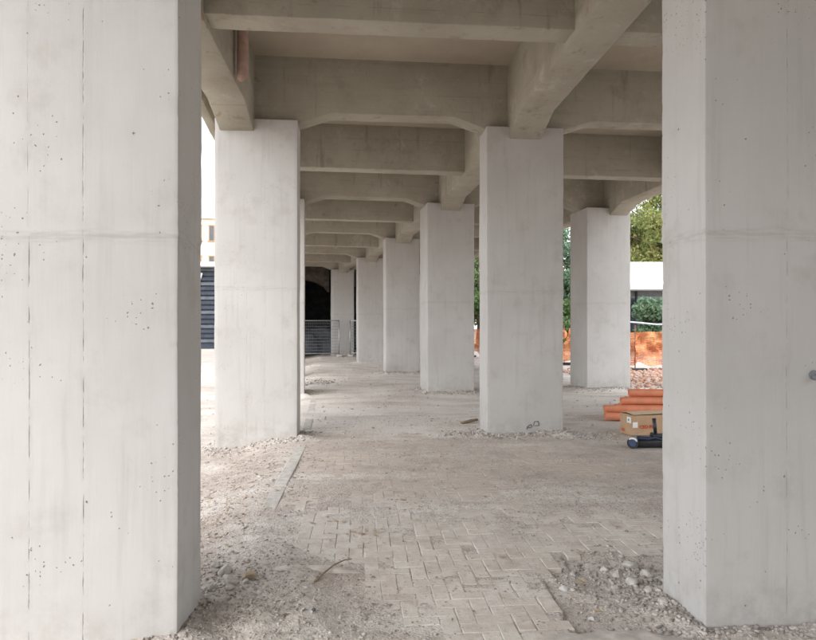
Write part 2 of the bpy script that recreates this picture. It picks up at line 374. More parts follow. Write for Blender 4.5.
def height(x, y):
    h = pav_cover(x, y)
    k = kx(y); inside = x > k
    hole = sstep(0, .05, np.where(in_hole(x, y, .0), .05, 0))
    h = np.where(in_hole(x, y, 0), -.028 + .014 * fbm(x * 4, y * 4, 0, 41, 4) + .02 * sstep(1.15, 1.6, x), h)
    dl = sstep(-.05, .35, dirt_left(x, y)) * (1 - sstep(4.9, 5.6, y)) * (x > -3)
    h = h + dl * (.022 + .016 * fbm(x * 3.1, y * 3.1, 0, 51, 4)) 
    h = h + .035 * np.exp(-(((x + .75) / .45) ** 2 + ((y - 3.25) / .30) ** 2)) * (1 + .5 * fbm(x * 6, y * 6, 0, 55, 3))
    out = sstep(0, 1.1, k - x)
    h = h - .15 * out + out * .02 * fbm(x * 1.5, y * 1.5, 0, 61, 5)
    away = sstep(9, 14, np.abs(y - 2)) * 1.0
    h = h + away * .018 * fbm(x * .8, y * .8, 0, 71, 4) + sstep(4.2, 6, x) * .03 * fbm(x, y, 0, 81, 4)
    h = h + heap(x, y)
    far = sstep(14, 40, np.hypot(x, y - 12)); h = h * (1 - far) - .05 * far
    return h
X, Y = np.meshgrid(gx, gy); Z = height(X, Y)
V = np.stack([X.ravel(), Y.ravel(), Z.ravel()], 1)
nx, ny = len(gx), len(gy)
idx = np.arange(nx * ny).reshape(ny, nx)
F = np.stack([idx[:-1, :-1].ravel(), idx[:-1, 1:].ravel(), idx[1:, 1:].ravel(), idx[1:, :-1].ravel()], 1)
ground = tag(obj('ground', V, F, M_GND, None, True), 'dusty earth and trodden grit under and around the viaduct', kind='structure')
def add_attr(me, name, a):
    at = me.attributes.new(name, 'FLOAT', 'POINT'); at.data.foreach_set('value', np.asarray(a, np.float32).ravel())
gr = np.clip(heap(X, Y) / .05, 0, 1) + sstep(-.1, .4, dirt_left(X, Y)) * (1 - sstep(3.6, 4.4, Y)) * (X > -2.5) + in_hole(X, Y) * .5
add_attr(ground.data, 'grit', np.clip(gr, 0, 1))
ea = sstep(.0, .5, kx(Y) - X) * (1 - .45 * sstep(7, 10, Y)) * (1 - sstep(45, 70, Y)) * (X > -40) * sstep(-.4, .5, fbm(X * 1.6, Y * 1.6, 0, 91, 4) + .35)
add_attr(ground.data, 'earth', np.clip(ea, 0, 1))
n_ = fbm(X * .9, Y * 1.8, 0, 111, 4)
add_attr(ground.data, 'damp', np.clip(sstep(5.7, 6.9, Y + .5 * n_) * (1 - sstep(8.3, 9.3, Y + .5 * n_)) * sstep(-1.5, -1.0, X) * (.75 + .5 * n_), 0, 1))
add_attr(ground.data, 'dust', np.clip(sstep(8.8, 9.8, Y + .5 * n_) * (1 - sstep(24, 30, Y)) * (.6 + .8 * n_) * (np.abs(X) < 9), 0, 1))  # mask of that painted daylight, as if entering by the left gap
br = sstep(5.6, 6.4, X) * (1 - sstep(20, 23, Y)) * sstep(15, 17, Y)
add_attr(ground.data, 'brick', br)

# ------------------------------------------------------------------ paving: herringbone blocks and edging stones
paving = empty('paving', (0, 0, 0)); tag(paving, 'worn herringbone block paving half buried in dust', kind='structure')
def paver_mesh(seed):
    bm = bmesh.new(); rs = random.Random(seed)
    bmesh.ops.create_cube(bm, size=1)
    bmesh.ops.transform(bm, matrix=Matrix.Diagonal((.1965, .0965, .06, 1)), verts=bm.verts)
    bmesh.ops.bevel(bm, geom=[e for e in bm.edges if all(v.co.z > 0 for v in e.verts)] + [e for e in bm.edges if abs(e.verts[0].co.z - e.verts[1].co.z) > .01], offset=.0045, segments=1, affect='EDGES')
    for v in bm.verts:
        v.co.z -= .03
        v.co.x += rs.uniform(-.0022, .0022); v.co.y += rs.uniform(-.0022, .0022)
        if v.co.z > -.02: v.co.z += rs.uniform(-.0016, .0012)
    me = bpy.data.meshes.new('paver'); bmesh.ops.recalc_face_normals(bm, faces=bm.faces[:]); bm.to_mesh(me); bm.free(); me.materials.append(M_PAV)
    return me
PM = [paver_mesh(k) for k in range(8)]
PTH = R(4.6); pc, ps = math.cos(PTH), math.sin(PTH)
cand = []
for i in range(-45, 60):
    for j in range(-12, 80):
        m = (i - j) % 4
        if m == 0: u, v, a = i + 1.0, j + .5, 0
        elif m == 3: u, v, a = i + .5, j + 1.0, 1
        else: continue
        x, y = u * .1 * pc - v * .1 * ps + .1, u * .1 * ps + v * .1 * pc + 3.0
        if y < 2.3 or y > 9.2 or x > 3.6 or x < kx(np.array(y)) + .10: continue
        if in_hole(np.array(x), np.array(y), .045): continue
        if y < 4.2 and x > 1.5 and x < 3: continue
        if any(abs((x - c.x) * math.cos(th) + (y - c.y) * math.sin(th)) < A + .1 and abs(-(x - c.x) * math.sin(th) + (y - c.y) * math.cos(th)) < B + .1 for c, A, B, th, k in PILL): continue
        cand.append((x, y, a))
ca = np.array(cand)
dl = dirt_left(ca[:, 0], ca[:, 1]); cov = height(ca[:, 0], ca[:, 1])
vis = (np.abs(ca[:, 0] / ca[:, 1]) < .66) & (ca[:, 1] > 3.05)
score = ca[:, 1] + np.where(vis, 0, 100) + np.where(cov > .006, 50, 0) + np.where(dl > .15, 50, 0)
order = np.argsort(score)
rest_v, rest_f = [], []
used = set()
for n, k in enumerate(order):
    x, y, a = ca[k]
    sink = -.012 * max(0.0, float(dl[k]) * 2) if dl[k] > 0 else 0
    z = random.gauss(0, .0016) + sink
    if random.random() < .05: z -= random.uniform(.004, .010)
    rz = PTH + (math.pi / 2 if a else 0) + random.gauss(0, .010)
    x += random.gauss(0, .0016); y += random.gauss(0, .0016)
    M = Matrix.Translation((x, y, z)) @ Matrix.Rotation(rz, 4, 'Z') @ Matrix.Rotation(random.gauss(0, .009), 4, 'X') @ Matrix.Rotation(random.gauss(0, .006), 4, 'Y')
    if n < 300:
        o = bpy.data.objects.new('paver', PM[n % 8]); link(o, paving); o.matrix_local = M
    else:
        me = PM[n % 8]; b = len(rest_v)
        rest_v += [tuple(M @ v.co) for v in me.vertices]; rest_f += [tuple(b + q for q in p.vertices) for p in me.polygons]
tag(obj('far_pavers', rest_v, rest_f, M_PAV, paving), 'dust covered block paving farther along the passage', kind='stuff')
def kerb_stone(p0, p1, z, w=.13):
    p0, p1 = Vector((*p0, 0)), Vector((*p1, 0)); d = p1 - p0; L = d.length
    bm = bmesh.new(); bm_box(bm, (0, 0, 0), (L, w, .14), 0, .008)
    for v in bm.verts: v.co += Vector((random.gauss(0, .002), random.gauss(0, .002), random.gauss(0, .002)))
    o = bmobj('kerb_stone', bm, M_KERB, paving); c = (p0 + p1) / 2
    o.matrix_local = Matrix.Translation((c.x, c.y, z - .07)) @ Matrix.Rotation(math.atan2(d.y, d.x), 4, 'Z')
    return o
for y0, y1, z in ((4.25, 5.05, .002), (5.07, 6.10, .010), (6.13, 7.42, .016), (7.45, 8.3, .012), (9.5, 10.5, .012), (10.53, 11.5, .004), (11.53, 12.5, .01), (12.53, 13.5, .0)):
    kerb_stone((float(kx(np.array(y0))) + .02, y0), (float(kx(np.array(y1))) + .02, y1), z)

# ------------------------------------------------------------------ the viaduct
via = empty('viaduct', (0, 12, 0))
tag(via, 'long curving concrete road viaduct on three rows of rectangular pillars', 'viaduct')
def part(o):
    o.parent = via; o.matrix_parent_inverse = Matrix.Translation((0, -12, 0)); return o
def pillar(i, row, du, dz, label=None):
    r, f, P, t, ga, gc, th = frame(i)
    u0 = {'A': -ga - PW, 'B': 0, 'C': PW + gc}[row]
    # cross-section ring, counter-clockwise from the inner front corner; rounded arris
    ch = .006
    def edge(a, b, n): return [(a[0] + (b[0] - a[0]) * k / n, a[1] + (b[1] - a[1]) * k / n) for k in range(n)]
    cs = [(0, 0), (PW, 0), (PW, t), (0, t)]
    ring = []
    for q in range(4):
        a, b = Vector(cs[q]), Vector(cs[(q + 1) % 4]); d = (b - a).normalized(); nn = max(1, int((b - a).length / du))
        A_, B_ = a + d * ch, b - d * ch
        ring += [tuple(v) for v in edge(A_, B_, nn)] + [tuple(B_)] + [tuple(b - d * ch * .28 + Vector((-d.y, d.x)) * ch * .28)]
    ring = np.array(ring); n = len(ring)
    z0 = -.35
    zs = [z0] + list(np.arange(-.3, 3.25 if dz < .04 else 0, dz)) + list(np.arange(3.25 if dz < .04 else 0, ZTOP - .02, max(dz, .09))) + [ZTOP]
    zs = np.array(zs); m = len(zs)
    U, Zz = np.tile(ring[:, 0], (m, 1)), np.repeat(zs[:, None], n, 1); T = np.tile(ring[:, 1], (m, 1))
    cx_, cy_ = PW / 2, t / 2
    nu = np.where(U < .02, -1, np.where(U > PW - .02, 1, 0)).astype(float); nt_ = np.where(T < .02, -1, np.where(T > t - .02, 1, 0)).astype(float)
    wx = P.x + U * r.x + T * f.x; wy = P.y + U * r.y + T * f.y
    d = .0035 * fbm(wx * 1.7 + u0, wy * 1.7, Zz * 1.1, 5, 3) + .0009 * fbm(wx * 9 + u0, wy * 9, Zz * 9, 15, 2)
    off = {(2, 'A'): 0.0, (2, 'B'): .05}.get((i, row), .06 + .11 * float(noise(i * 3.7 + ord(row), .5, 0, 12)))
    jz = 1.99 + off + .035 + .030 * noise((U + T) * 3 + u0, 0.5, 0, 25 + i) + .012 * noise((U + T) * 14 + u0, .5, 0, 26)
    up = sstep(-.004, .004, Zz - jz)
    d = d + .0022 * up - .001 + .0042 * np.exp(-((Zz - jz - .010) / .014) ** 2) * (.4 + .9 * np.clip(noise((U + T) * 7 + u0, Zz * 9, 0, 27 + i) + .4, 0, 1.2))
    corner = (np.abs(nu) > 0) & (np.abs(nt_) > 0)
    chip = np.clip(noise(Zz * 9 + i * 7 + u0, U * 3, T * 3, 44) - .50, 0, 1) * .008 + np.clip(noise(Zz * 40 + i * 7, U * 3, T * 3, 45) - .5, 0, 1) * .008
    d = d - np.where(corner, chip, 0)
    U2, T2 = U + nu * d, T + nt_ * d
    Q = np.stack([P.x + (u0 + U2) * r.x + T2 * f.x, P.y + (u0 + U2) * r.y + T2 * f.y, Zz], -1).reshape(-1, 3)
    ii = np.arange(m * n).reshape(m, n); jj = np.roll(ii, -1, 1)
    Fq = np.stack([ii[:-1].ravel(), jj[:-1].ravel(), jj[1:].ravel(), ii[1:].ravel()], 1)
    me = mesh('pillar', Q, Fq, M_PIL, True); me.set_sharp_from_angle(angle=R(25))
    wear = {(2, 'A'): 1.0, (2, 'B'): .62, (3, 'A'): .42, (4, 'C'): .3}.get((i, row), .18)
    add_attr(me, 'wear', np.full(len(Q), wear))
    per = np.concatenate([[0], np.cumsum(np.hypot(*np.diff(np.vstack([ring, ring[:1]]), axis=0).T))])
    if row == 'A': # seams measured from the right-hand corner
        per_u = PW - per
    else: per_u = per
    uvl = me.uv_layers.new(name='UVMap'); q = Fq % n; zz = zs[Fq // n]
    right = np.stack([q[:, 0], q[:, 0] + 1, q[:, 0] + 1, q[:, 0]], 1)
    uvs = np.stack([per_u[right], zz - off], -1)
    uvl.data.foreach_set('uv', uvs.astype(np.float32).ravel())
    # cap
    bm = bmesh.new(); bm.from_mesh(me); bm.verts.ensure_lookup_table()
    bm.faces.new([bm.verts[k] for k in ii[-1]]); bm.to_mesh(me); bm.free()
    o = link(bpy.data.objects.new('pillar', me)); part(o)
    if label: o['label'] = label
    return o
LAB = {(2, 'A'): 'pale pitted pillar with a rough pour joint across its broad face', (2, 'B'): 'pillar with bright left side and rubble heaped at its foot',
       (3, 'B'): 'pillar with scribble low on its shaded face', (3, 'A'): 'pillar beside the edging stones', (4, 'C'): 'pillar beside the orange safety netting'}
for i in range(13):
    for row in 'ABC':
        if i == 2 and row in 'AB': du = dz = .014
        elif i in (3, 4): du, dz = .045, .05
        elif i == 2 or 4 < i < 8: du, dz = .12, .12
        else: du, dz = .3, .4
        o = pillar(i, row, du, dz, LAB.get((i, row)))
        if (i, row) == (3, 'B'): P_B2 = o
        if (i, row) == (2, 'B'): P_B1 = o

def loft(name, st, mat):
    """st: stations of 4 world points (bottom left, bottom right, top right, top left)"""
    v = [p for s_ in st for p in s_]; fc = []
    for k in range(len(st) - 1):
        a, b = 4 * k, 4 * k + 4
        fc += [(a, b, b + 1, a + 1), (a + 1, b + 1, b + 2, a + 2), (a + 2, b + 2, b + 3, a + 3), (a + 3, b + 3, b, a)]
    fc += [(0, 1, 2, 3), tuple(4 * (len(st) - 1) + q for q in (3, 2, 1, 0))]
    return part(obj(name, v, fc, mat))
def rough_loft(name, prof, a, b, width, ztop, mat, nseg_w=3, seed=0):
    """a beam from a to b (ground points); prof = [(distance, bottom z)...]; slightly uneven arrises"""
    d = (b - a); L = d.length; d = d / L; s = Vector((d.y, -d.x, 0))
    xs = []
    for (x0, z0), (x1, z1) in zip(prof[:-1], prof[1:]):
        n = max(1, int((x1 - x0) / .12)); xs += [(x0 + (x1 - x0) * k / n, z0 + (z1 - z0) * k / n) for k in range(n)]
    xs.append(prof[-1]); xs = np.array(xs); D, Zb = xs[:, 0], xs[:, 1]
    c = .009
    sec = [(-width / 2, 1, None), (-width / 2, 0, c), (-width / 2 + c, 0, 0), (0, 0, 0), (width / 2 - c, 0, 0), (width / 2, 0, c), (width / 2, 1, None)]
    n = len(sec); VV = []
    for k, (off, top, dz) in enumerate(sec):
        px, py = a.x + d.x * D + s.x * off, a.y + d.y * D + s.y * off
        z = np.full_like(D, ztop) if top else Zb + dz
        nz = .004 * fbm(px * 2, py * 2, k * .01 + seed, 65, 3) + (.004 * noise(D * 13, k * 1.7, seed, 66) if dz is not None else 0)
        o = .0028 * fbm(D * 1.5, seed + (off > 0) * 9.0, 0, 67, 3) + (.003 * noise(D * 16, k * 3.1, seed, 68) if dz is not None and abs(off) > width / 4 else 0)
        VV.append(np.stack([px + s.x * o, py + s.y * o, z + (0 if top else nz)], -1))
    VV = np.array(VV).transpose(1, 0, 2); m = len(D); ii = np.arange(m * n).reshape(m, n)
    Fq = np.stack([ii[:-1, :-1].ravel(), ii[:-1, 1:].ravel(), ii[1:, 1:].ravel(), ii[1:, :-1].ravel()], 1)
    return part(obj(name, VV.reshape(-1, 3), Fq, mat))
BT = .32
for i in range(13):
    r, f, P, t, ga, gc, th = frame(i)
    base = P + f * (t / 2)
    for (uA, uB, eL, eR) in ((-ga - PW + .30, PW / 2, PW - .30, PW / 2), (PW / 2, PW + gc + PW - .30, PW / 2, PW - .30)):
        a, b = base + r * uA, base + r * uB; L = uB - uA
        prof = [(.10, ZTOP - .01), (eL, ZTOP - .01), (eL + .46, ZBEAM), (L - eR - .46, ZBEAM), (L - eR, ZTOP - .01), (L - .10, ZTOP - .01)]
        rough_loft('cross_beam', prof, a, b, BT if i != 4 else .42, ZSLAB + .03, M_BEAM, seed=i + uA)
    for sgn, u in ((-1, -ga - PW + .30), (1, PW + gc + PW - .30)):      # arched cantilever brackets of the footways
        a = base + r * u; b = base + r * (u + sgn * .75)
        prof = [(.1, ZTOP - .01), (.30, ZTOP)] + [(.30 + .40 * q, ZTOP + .62 * math.sin(q * math.pi / 2) ** .8) for q in (.12, .25, .4, .55, .7, .85, 1)]
        rough_loft('bracket', prof, a, b, .30, ZSLAB + .03, M_BEAM, seed=i + 20 + sgn)
GW = .46
for i, j in SPANS:
    for row in 'ABC':
        a, b = gpt(i, row), gpt(j, row); L = (b - a).length
        ta, tb = BENT[i][2] / 2, BENT[j][2] / 2
        rough_loft('girder', [(-.04, ZHAUN), (ta, ZHAUN), (ta + .62, ZGIR), (L - tb - .62, ZGIR), (L - tb, ZHAUN), (L + .04, ZHAUN + .002)], a, b, GW, ZSLAB + .03, M_BEAM, seed=i * 3.3 + ord(row))
    for ra, rb in ('AB', 'BC'):
        a = (gpt(i, ra) + gpt(j, ra)) / 2; b = (gpt(i, rb) + gpt(j, rb)) / 2; L = (b - a).length
        rough_loft('secondary_beam', [(.15, ZMID), (L - .15, ZMID)], a, b, .31, ZSLAB + .03, M_BEAM, seed=i * 2.1 + ord(ra))
# deck slab: one bay panel per span and side, edges butted
edges = []
for i in range(13):
    r, f, P, t, ga, gc, th = frame(i); base = P + f * (t / 2)
    edges.append((base + r * (-ga - PW - .45), base + r * (PW + gc + PW + .45)))
for i, j in SPANS:
    (l0, r0), (l1, r1) = edges[i], edges[j]
    z0, z1 = ZSLAB, ZSLAB + .28
    loft('deck_slab', [[Vector((l0.x, l0.y, z0)), Vector((r0.x, r0.y, z0)), Vector((r0.x, r0.y, z1)), Vector((l0.x, l0.y, z1))],
                       [Vector((l1.x, l1.y, z0)), Vector((r1.x, r1.y, z0)), Vector((r1.x, r1.y, z1)), Vector((l1.x, l1.y, z1))]], M_SLAB)
    for a, b, sg in ((l0, l1, -1), (r0, r1, 1)):      # edge fascia with low parapet
        rough_loft('parapet', [(0, ZSLAB - .16), ((b - a).length, ZSLAB - .16)], a + Vector((sg * .06, 0, 0)), b + Vector((sg * .06, 0, 0)), .16, ZSLAB + 1.1, M_BEAM, seed=i + sg)
# small grey scribble low on the middle pillar
r, f, P, t, ga, gc, th = frame(3)
def scribble(pts, rad=.0045):
    bm = bmesh.new()
    W3 = [P + r * u - f * .006 + Vector((0, 0, z)) for u, z in pts]
    for a, b in zip(W3[:-1], W3[1:]): bm_cyl(bm, a, b, rad, n=5)
    return bmobj('scribble', bm, M_PENCIL, P_B2)
for pts in ([(.58, .10), (.60, .15), (.64, .17), (.66, .14), (.63, .12), (.60, .13)], [(.68, .15), (.69, .21), (.75, .215), (.76, .155), (.70, .15)], [(.58, .10), (.585, .14)]):
    scribble(pts)
rB, fB, PB, *_ = frame(2)
m = bmesh.new(); q0 = PB + rB * .60 + Vector((0, 0, 1.335)); bm_cyl(m, q0 + fB * .05, q0 - fB * .055 - Vector((0, 0, .02)), .013, n=10); bm_cyl(m, q0 + fB * .01, q0 - fB * .006, .026, n=14)
o = bmobj('steel_stub', m, M_GREYP, P_B1); o['label'] = 'short dark steel stub fixed to the pillar face'
# rainwater outlet stub beside the outer girder
rr, ff, PP, *_ = frame(3)
g = (gpt(3, 'A') * .72 + gpt(2, 'A') * .28) + rr * (GW / 2 + .10)
bm = bmesh.new(); bm_cyl(bm, (g.x, g.y, 4.47), (g.x, g.y, ZSLAB + .02), .066, n=20)
for v in bm.verts:
    if v.co.z < 4.52: v.co.z += (v.co.y - g.y) * .9 - abs(v.co.x - g.x) * -.5
o = part(bmobj('drain_pipe', bm, M_PVC, None, False)); o['label'] = 'short salmon pink rainwater pipe stub under the deck'
# abutment chamber closing the far end
r, f, P, t, ga, gc, th = frame(7)
bE = P + f * (t / 2)
def wall(name, u0, u1, v0, v1, z0, z1, mat):
    bm = bmesh.new(); c = bE + r * (u0 + u1) / 2 + f * (v0 + v1) / 2
    bm_box(bm, (c.x, c.y, (z0 + z1) / 2), (u1 - u0, v1 - v0, z1 - z0), th); return part(bmobj(name, bm, mat))
UL, UR = -ga - PW - .4, PW + gc + PW + 1.6
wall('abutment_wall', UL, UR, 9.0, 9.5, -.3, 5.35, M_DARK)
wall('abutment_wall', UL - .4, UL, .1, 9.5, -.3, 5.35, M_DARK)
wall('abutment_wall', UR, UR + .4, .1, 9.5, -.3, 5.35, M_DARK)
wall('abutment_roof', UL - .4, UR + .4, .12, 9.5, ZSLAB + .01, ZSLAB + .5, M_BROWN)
# brown arched lintel just behind the last pillars
NA = 14; bays = [(-ga + .0, 0.0), (PW, PW + gc)]
for u0, u1 in bays:
    vv, fc = [], []
    for k in range(NA + 1):
        q = k / NA; u = u0 + (u1 - u0) * q; zb = 3.35 + .62 * math.sin(q * math.pi) ** .6
        for vd in (.9, 1.5):
            p = bE + r * u + f * vd; vv += [(p.x, p.y, zb), (p.x, p.y, 5.34)]
    for k in range(NA):
        a, b = 4 * k, 4 * k + 4
        fc += [(a, a + 1, b + 1, b), (a + 2, b + 2, b + 3, a + 3), (a, b, b + 2, a + 2)]
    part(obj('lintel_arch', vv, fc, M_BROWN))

# ------------------------------------------------------------------ loose stones
PHI = (1 + 5 ** .5) / 2
ICO = np.array([(-1, PHI, 0), (1, PHI, 0), (-1, -PHI, 0), (1, -PHI, 0), (0, -1, PHI), (0, 1, PHI), (0, -1, -PHI), (0, 1, -PHI), (PHI, 0, -1), (PHI, 0, 1), (-PHI, 0, -1), (-PHI, 0, 1)]) / 1.902
ICF = np.array([(0, 11, 5), (0, 5, 1), (0, 1, 7), (0, 7, 10), (0, 10, 11), (1, 5, 9), (5, 11, 4), (11, 10, 2), (10, 7, 6), (7, 1, 8), (3, 9, 4), (3, 4, 2), (3, 2, 6), (3, 6, 8), (3, 8, 9), (4, 9, 5), (2, 4, 11), (6, 2, 10), (8, 6, 7), (9, 8, 1)])
def stones(name, xy, size, mat, label, flat=.6, bury=.25):
    n = len(xy); xy = np.asarray(xy); z = height(xy[:, 0], xy[:, 1])
    # never rest inside a pillar
    ok = np.ones(n, bool)
    for c, a, b, th, i in PILL:
        dx, dy = xy[:, 0] - c.x, xy[:, 1] - c.y
        ok &= ~((np.abs(dx * math.cos(th) + dy * math.sin(th)) < a) & (np.abs(-dx * math.sin(th) + dy * math.cos(th)) < b))
    xy, z, size = xy[ok], z[ok], np.asarray(size)[ok]; n = len(xy)
    P3 = ICO[None] * (1 + rng.uniform(-.28, .22, (n, 12, 1))) * size[:, None, None] * np.stack([rng.uniform(.7, 1.25, n), rng.uniform(.6, 1.0, n), rng.uniform(flat * .7, flat * 1.2, n)], 1)[:, None]
    a = rng.uniform(0, 6.283, n); ca_, sa = np.cos(a)[:, None], np.sin(a)[:, None]
    tl = rng.normal(0, .25, n); ct, st_ = np.cos(tl)[:, None], np.sin(tl)[:, None]
    y1, z1 = P3[..., 1] * ct - P3[..., 2] * st_, P3[..., 1] * st_ + P3[..., 2] * ct
    x2, y2 = P3[..., 0] * ca_ - y1 * sa, P3[..., 0] * sa + y1 * ca_
    VV = np.stack([x2 + xy[:, :1], y2 + xy[:, 1:], z1 + (z + size * flat * (1 - 2 * bury) * .8)[:, None]], -1).reshape(-1, 3)
    FF = (ICF[None] + (np.arange(n) * 12)[:, None, None]).reshape(-1, 3)
    return tag(obj(name, VV, FF, mat), label, 'gravel', kind='stuff')
def ring_pts(k, n, spread):
    c, a, b, th, i = PILL[k]; u = rng.uniform(-1, 1, n) * (a + .1); v = rng.uniform(-1, 1, n) * (b + .1)
    side = rng.random(n); d = np.abs(rng.normal(0, spread, n))
    fr = side < .55; u2 = np.where(fr, u, np.where(side < .8, -(a + d), a + d)); v2 = np.where(fr, -(b + d), v)
    return np.stack([c.x + u2 * math.cos(th) - v2 * math.sin(th), c.y + u2 * math.sin(th) + v2 * math.cos(th)], 1)
def lsize(n, lo, hi, p=3.0): return lo + (hi - lo) * rng.random(n) ** p
pid = lambda i, row: (i - 1) * 3 + 'ABC'.index(row)
q = ring_pts(pid(3, 'B'), 2200, .10); q2 = np.stack([rng.normal(.95, .28, 700), rng.normal(9.0, .16, 700)], 1); q3 = np.stack([rng.normal(2.5, .25, 700), rng.normal(8.9, .16, 700)], 1)
q = np.concatenate([q, q2, q3]); stones('gravel', q, lsize(len(q), .004, .026, 4), M_GREY, 'crushed grey gravel heaped round the foot of the scribbled pillar')
for key, n, lb in (((3, 'A'), 900, 'grit along the foot of the pillar by the edging stones'), ((4, 'B'), 1500, 'grit round the foot of the thick middle pillar'),
                   ((4, 'C'), 1400, 'grit round the foot of the pillar next to the orange netting'), ((5, 'B'), 1100, 'grit at the foot of a middle pillar farther along')):
    q = ring_pts(pid(*key), n, .13); stones('gravel', q, lsize(n, .004, .028, 4), M_GREY, lb)
# by the right-hand pillar
q = np.concatenate([np.stack([rng.normal(1.44, .16, 1500), rng.normal(3.85, .38, 1500)], 1), ring_pts(pid(2, 'B'), 1600, .09), np.stack([rng.uniform(.9, 1.6, 900), rng.uniform(3.1, 4.25, 900)], 1)])
stones('gravel', q, lsize(len(q), .002, .022, 5), M_GREY, 'broken grey rubble in the hole where paving is missing')
# by the left-hand pillar
q = np.concatenate([ring_pts(pid(2, 'A'), 1500, .14), np.stack([rng.normal(-.85, .34, 3800), rng.normal(3.35, .34, 3800)], 1), np.stack([rng.normal(-1.15, .18, 900), rng.normal(3.85, .30, 900)], 1)])
stones('gravel', q, lsize(len(q), .0015, .014, 5), M_GREY, 'pale grit spread over the paving beside the pitted pillar')
# brown litter and chips outside the kerb
q = np.stack([rng.normal(-1.75, .33, 2600), rng.uniform(3.4, 8.2, 2600)], 1); q = q[q[:, 0] < -1.0]
stones('brown_chips', q, lsize(len(q), .004, .026), M_CHIP, 'flat brown chips of litter on the earth outside the edging', .25)
# dust pebbles everywhere on the paving
q = np.stack([rng.uniform(-1.3, 2.4, 22000), 3.0 + 8.0 * rng.random(22000) ** 1.2], 1); keep = fbm(q[:, 0] * 1.6, q[:, 1] * 1.6, 0, 101, 3) > -.15; q = q[keep]
stones('pebbles', q, lsize(len(q), .0015, .012, 5), M_DUST, 'small pebbles scattered over the dusty paving', .6)
q = np.stack([rng.uniform(-5, 8, 5000), rng.uniform(9, 30, 5000)], 1); stones('pebbles', q, lsize(len(q), .006, .03, 4), M_DUST, 'pebbles scattered over the far dusty ground', .5)
q = np.stack([rng.uniform(5.2, 11, 3600), rng.uniform(15.5, 22, 3600)], 1); stones('brick_rubble', q, lsize(len(q), .02, .10, 2), M_BRICK, 'broken reddish brick rubble spread below the orange netting', .6)
# soil and rubble mound beside the far row
q = np.stack([rng.normal(-2.75, .30, 700), rng.normal(17.2, .35, 700)], 1); stones('gravel', q, lsize(len(q), .01, .06), M_DUST, 'low scatter of rubble beyond the pillar by the edging', .6)

# dry leaves and flat scraps
def scraps(name, xy, size, mat, label):
    n = len(xy); z = height(xy[:, 0], xy[:, 1]); a = rng.uniform(0, 6.283, n); VV = []; FF = []
    for k in range(n):
        s_ = size[k]; c, sn = math.cos(a[k]), math.sin(a[k]); b = len(VV)
        for (u, v, w) in ((-1, 0, .1), (-.3, .42, .25), (.5, .33, .05), (1, 0, .3), (.4, -.38, .2), (-.4, -.40, .02), (0, 0, .0)):
            u, v = u * s_, v * s_ * rng.uniform(.7, 1.2); VV.append((xy[k, 0] + u * c - v * sn, xy[k, 1] + u * sn + v * c, max(z[k], 0 if xy[k, 0] > -1 else z[k]) + .004 + w * s_ * .7))
        FF += [(b + p, b + (p + 1) % 6, b + 6) for p in range(6)]
    return tag(obj(name, VV, FF, mat), label, 'leaf litter', kind='stuff')
q = np.concatenate([np.stack([rng.normal(-.42, .16, 40), rng.normal(4.85, .2, 40)], 1), np.stack([rng.uniform(-1.3, 2, 130), rng.uniform(3.4, 9, 130)], 1), np.stack([rng.normal(-1.6, .3, 220), rng.uniform(3.6, 7.8, 220)], 1)])
scraps('dry_leaves', q, lsize(len(q), .010, .042, 2), M_LEAFD, 'dry leaves and flat scraps strewn over the dusty paving')

q = np.concatenate([np.stack([rng.uniform(-1.2, 2.2, 420), rng.uniform(3.2, 9.5, 420)], 1), np.stack([rng.normal(-.75, .4, 160), rng.normal(3.7, .4, 160)], 1), np.stack([rng.uniform(-1, 3, 160), rng.uniform(9.5, 13, 160)], 1)])
scraps('dark_litter', q, lsize(len(q), .004, .022, 3), M_TWIG, 'dark specks of trodden litter on the dusty paving')
# individually visible stones
def rock(loc, s, mat, label, group, seed, flat=.62):
    bm = bmesh.new(); bmesh.ops.create_icosphere(bm, subdivisions=3, radius=1); rs = random.Random(seed)
    cut = [(Vector((rs.gauss(0, 1), rs.gauss(0, 1), rs.gauss(0, .8))).normalized(), rs.uniform(.50, .82)) for _ in range(9)]
    for v in bm.verts:
        p = v.co.copy()
        for nrm, d in cut:
            e = p.dot(nrm) - d
            if e > 0: p -= nrm * e
        p *= 1 + .04 * noise(p.x * 4 + seed, p.y * 4, p.z * 4, 3)
        v.co = Vector((p.x * s, p.y * s * .78, p.z * s * flat))
    o = bmobj('stone', bm, mat)
    z = float(height(np.array([loc[0]]), np.array([loc[1]]))[0]); o.location = (loc[0], loc[1], z + s * flat * .38); o.rotation_euler = (rs.uniform(-.2, .2), rs.uniform(-.2, .2), rs.uniform(0, 6))
    return tag(o, label, 'stone', group)
G1 = 'pale stones beside the pitted pillar'
for k, (x, y, s) in enumerate(((-1.16, 3.92, .055), (-1.10, 3.80, .048), (-1.20, 3.70, .042), (-1.06, 3.68, .050), (-1.13, 3.58, .040), (-1.02, 3.56, .036), (-1.17, 3.46, .034), (-.97, 3.74, .032), (-1.25, 4.05, .045))):
    rock((x, y), s, M_ROCK, 'pale broken stone in the cluster beside the pitted pillar', G1, k + 3)
rock((-.985, 3.86), .070, M_TAN, 'tan wedge of stone lying among pale stones', None, 35, .4)
rock((-.50, 3.30), .020, M_BLACK, 'small black lump lying on the pale grit', None, 32)
G2 = 'grey stones beside the rubble hole'
for k, (x, y, s) in enumerate(((1.47, 4.10, .06), (1.36, 4.02, .05), (1.52, 3.96, .05), (1.40, 3.86, .055), (1.30, 4.12, .035), (1.44, 3.72, .04), (1.28, 3.80, .030), (1.45, 3.52, .035))):
    rock((x, y), s, M_ROCK, 'broken grey stone beside the foot of the bright sided pillar', G2, k + 50)
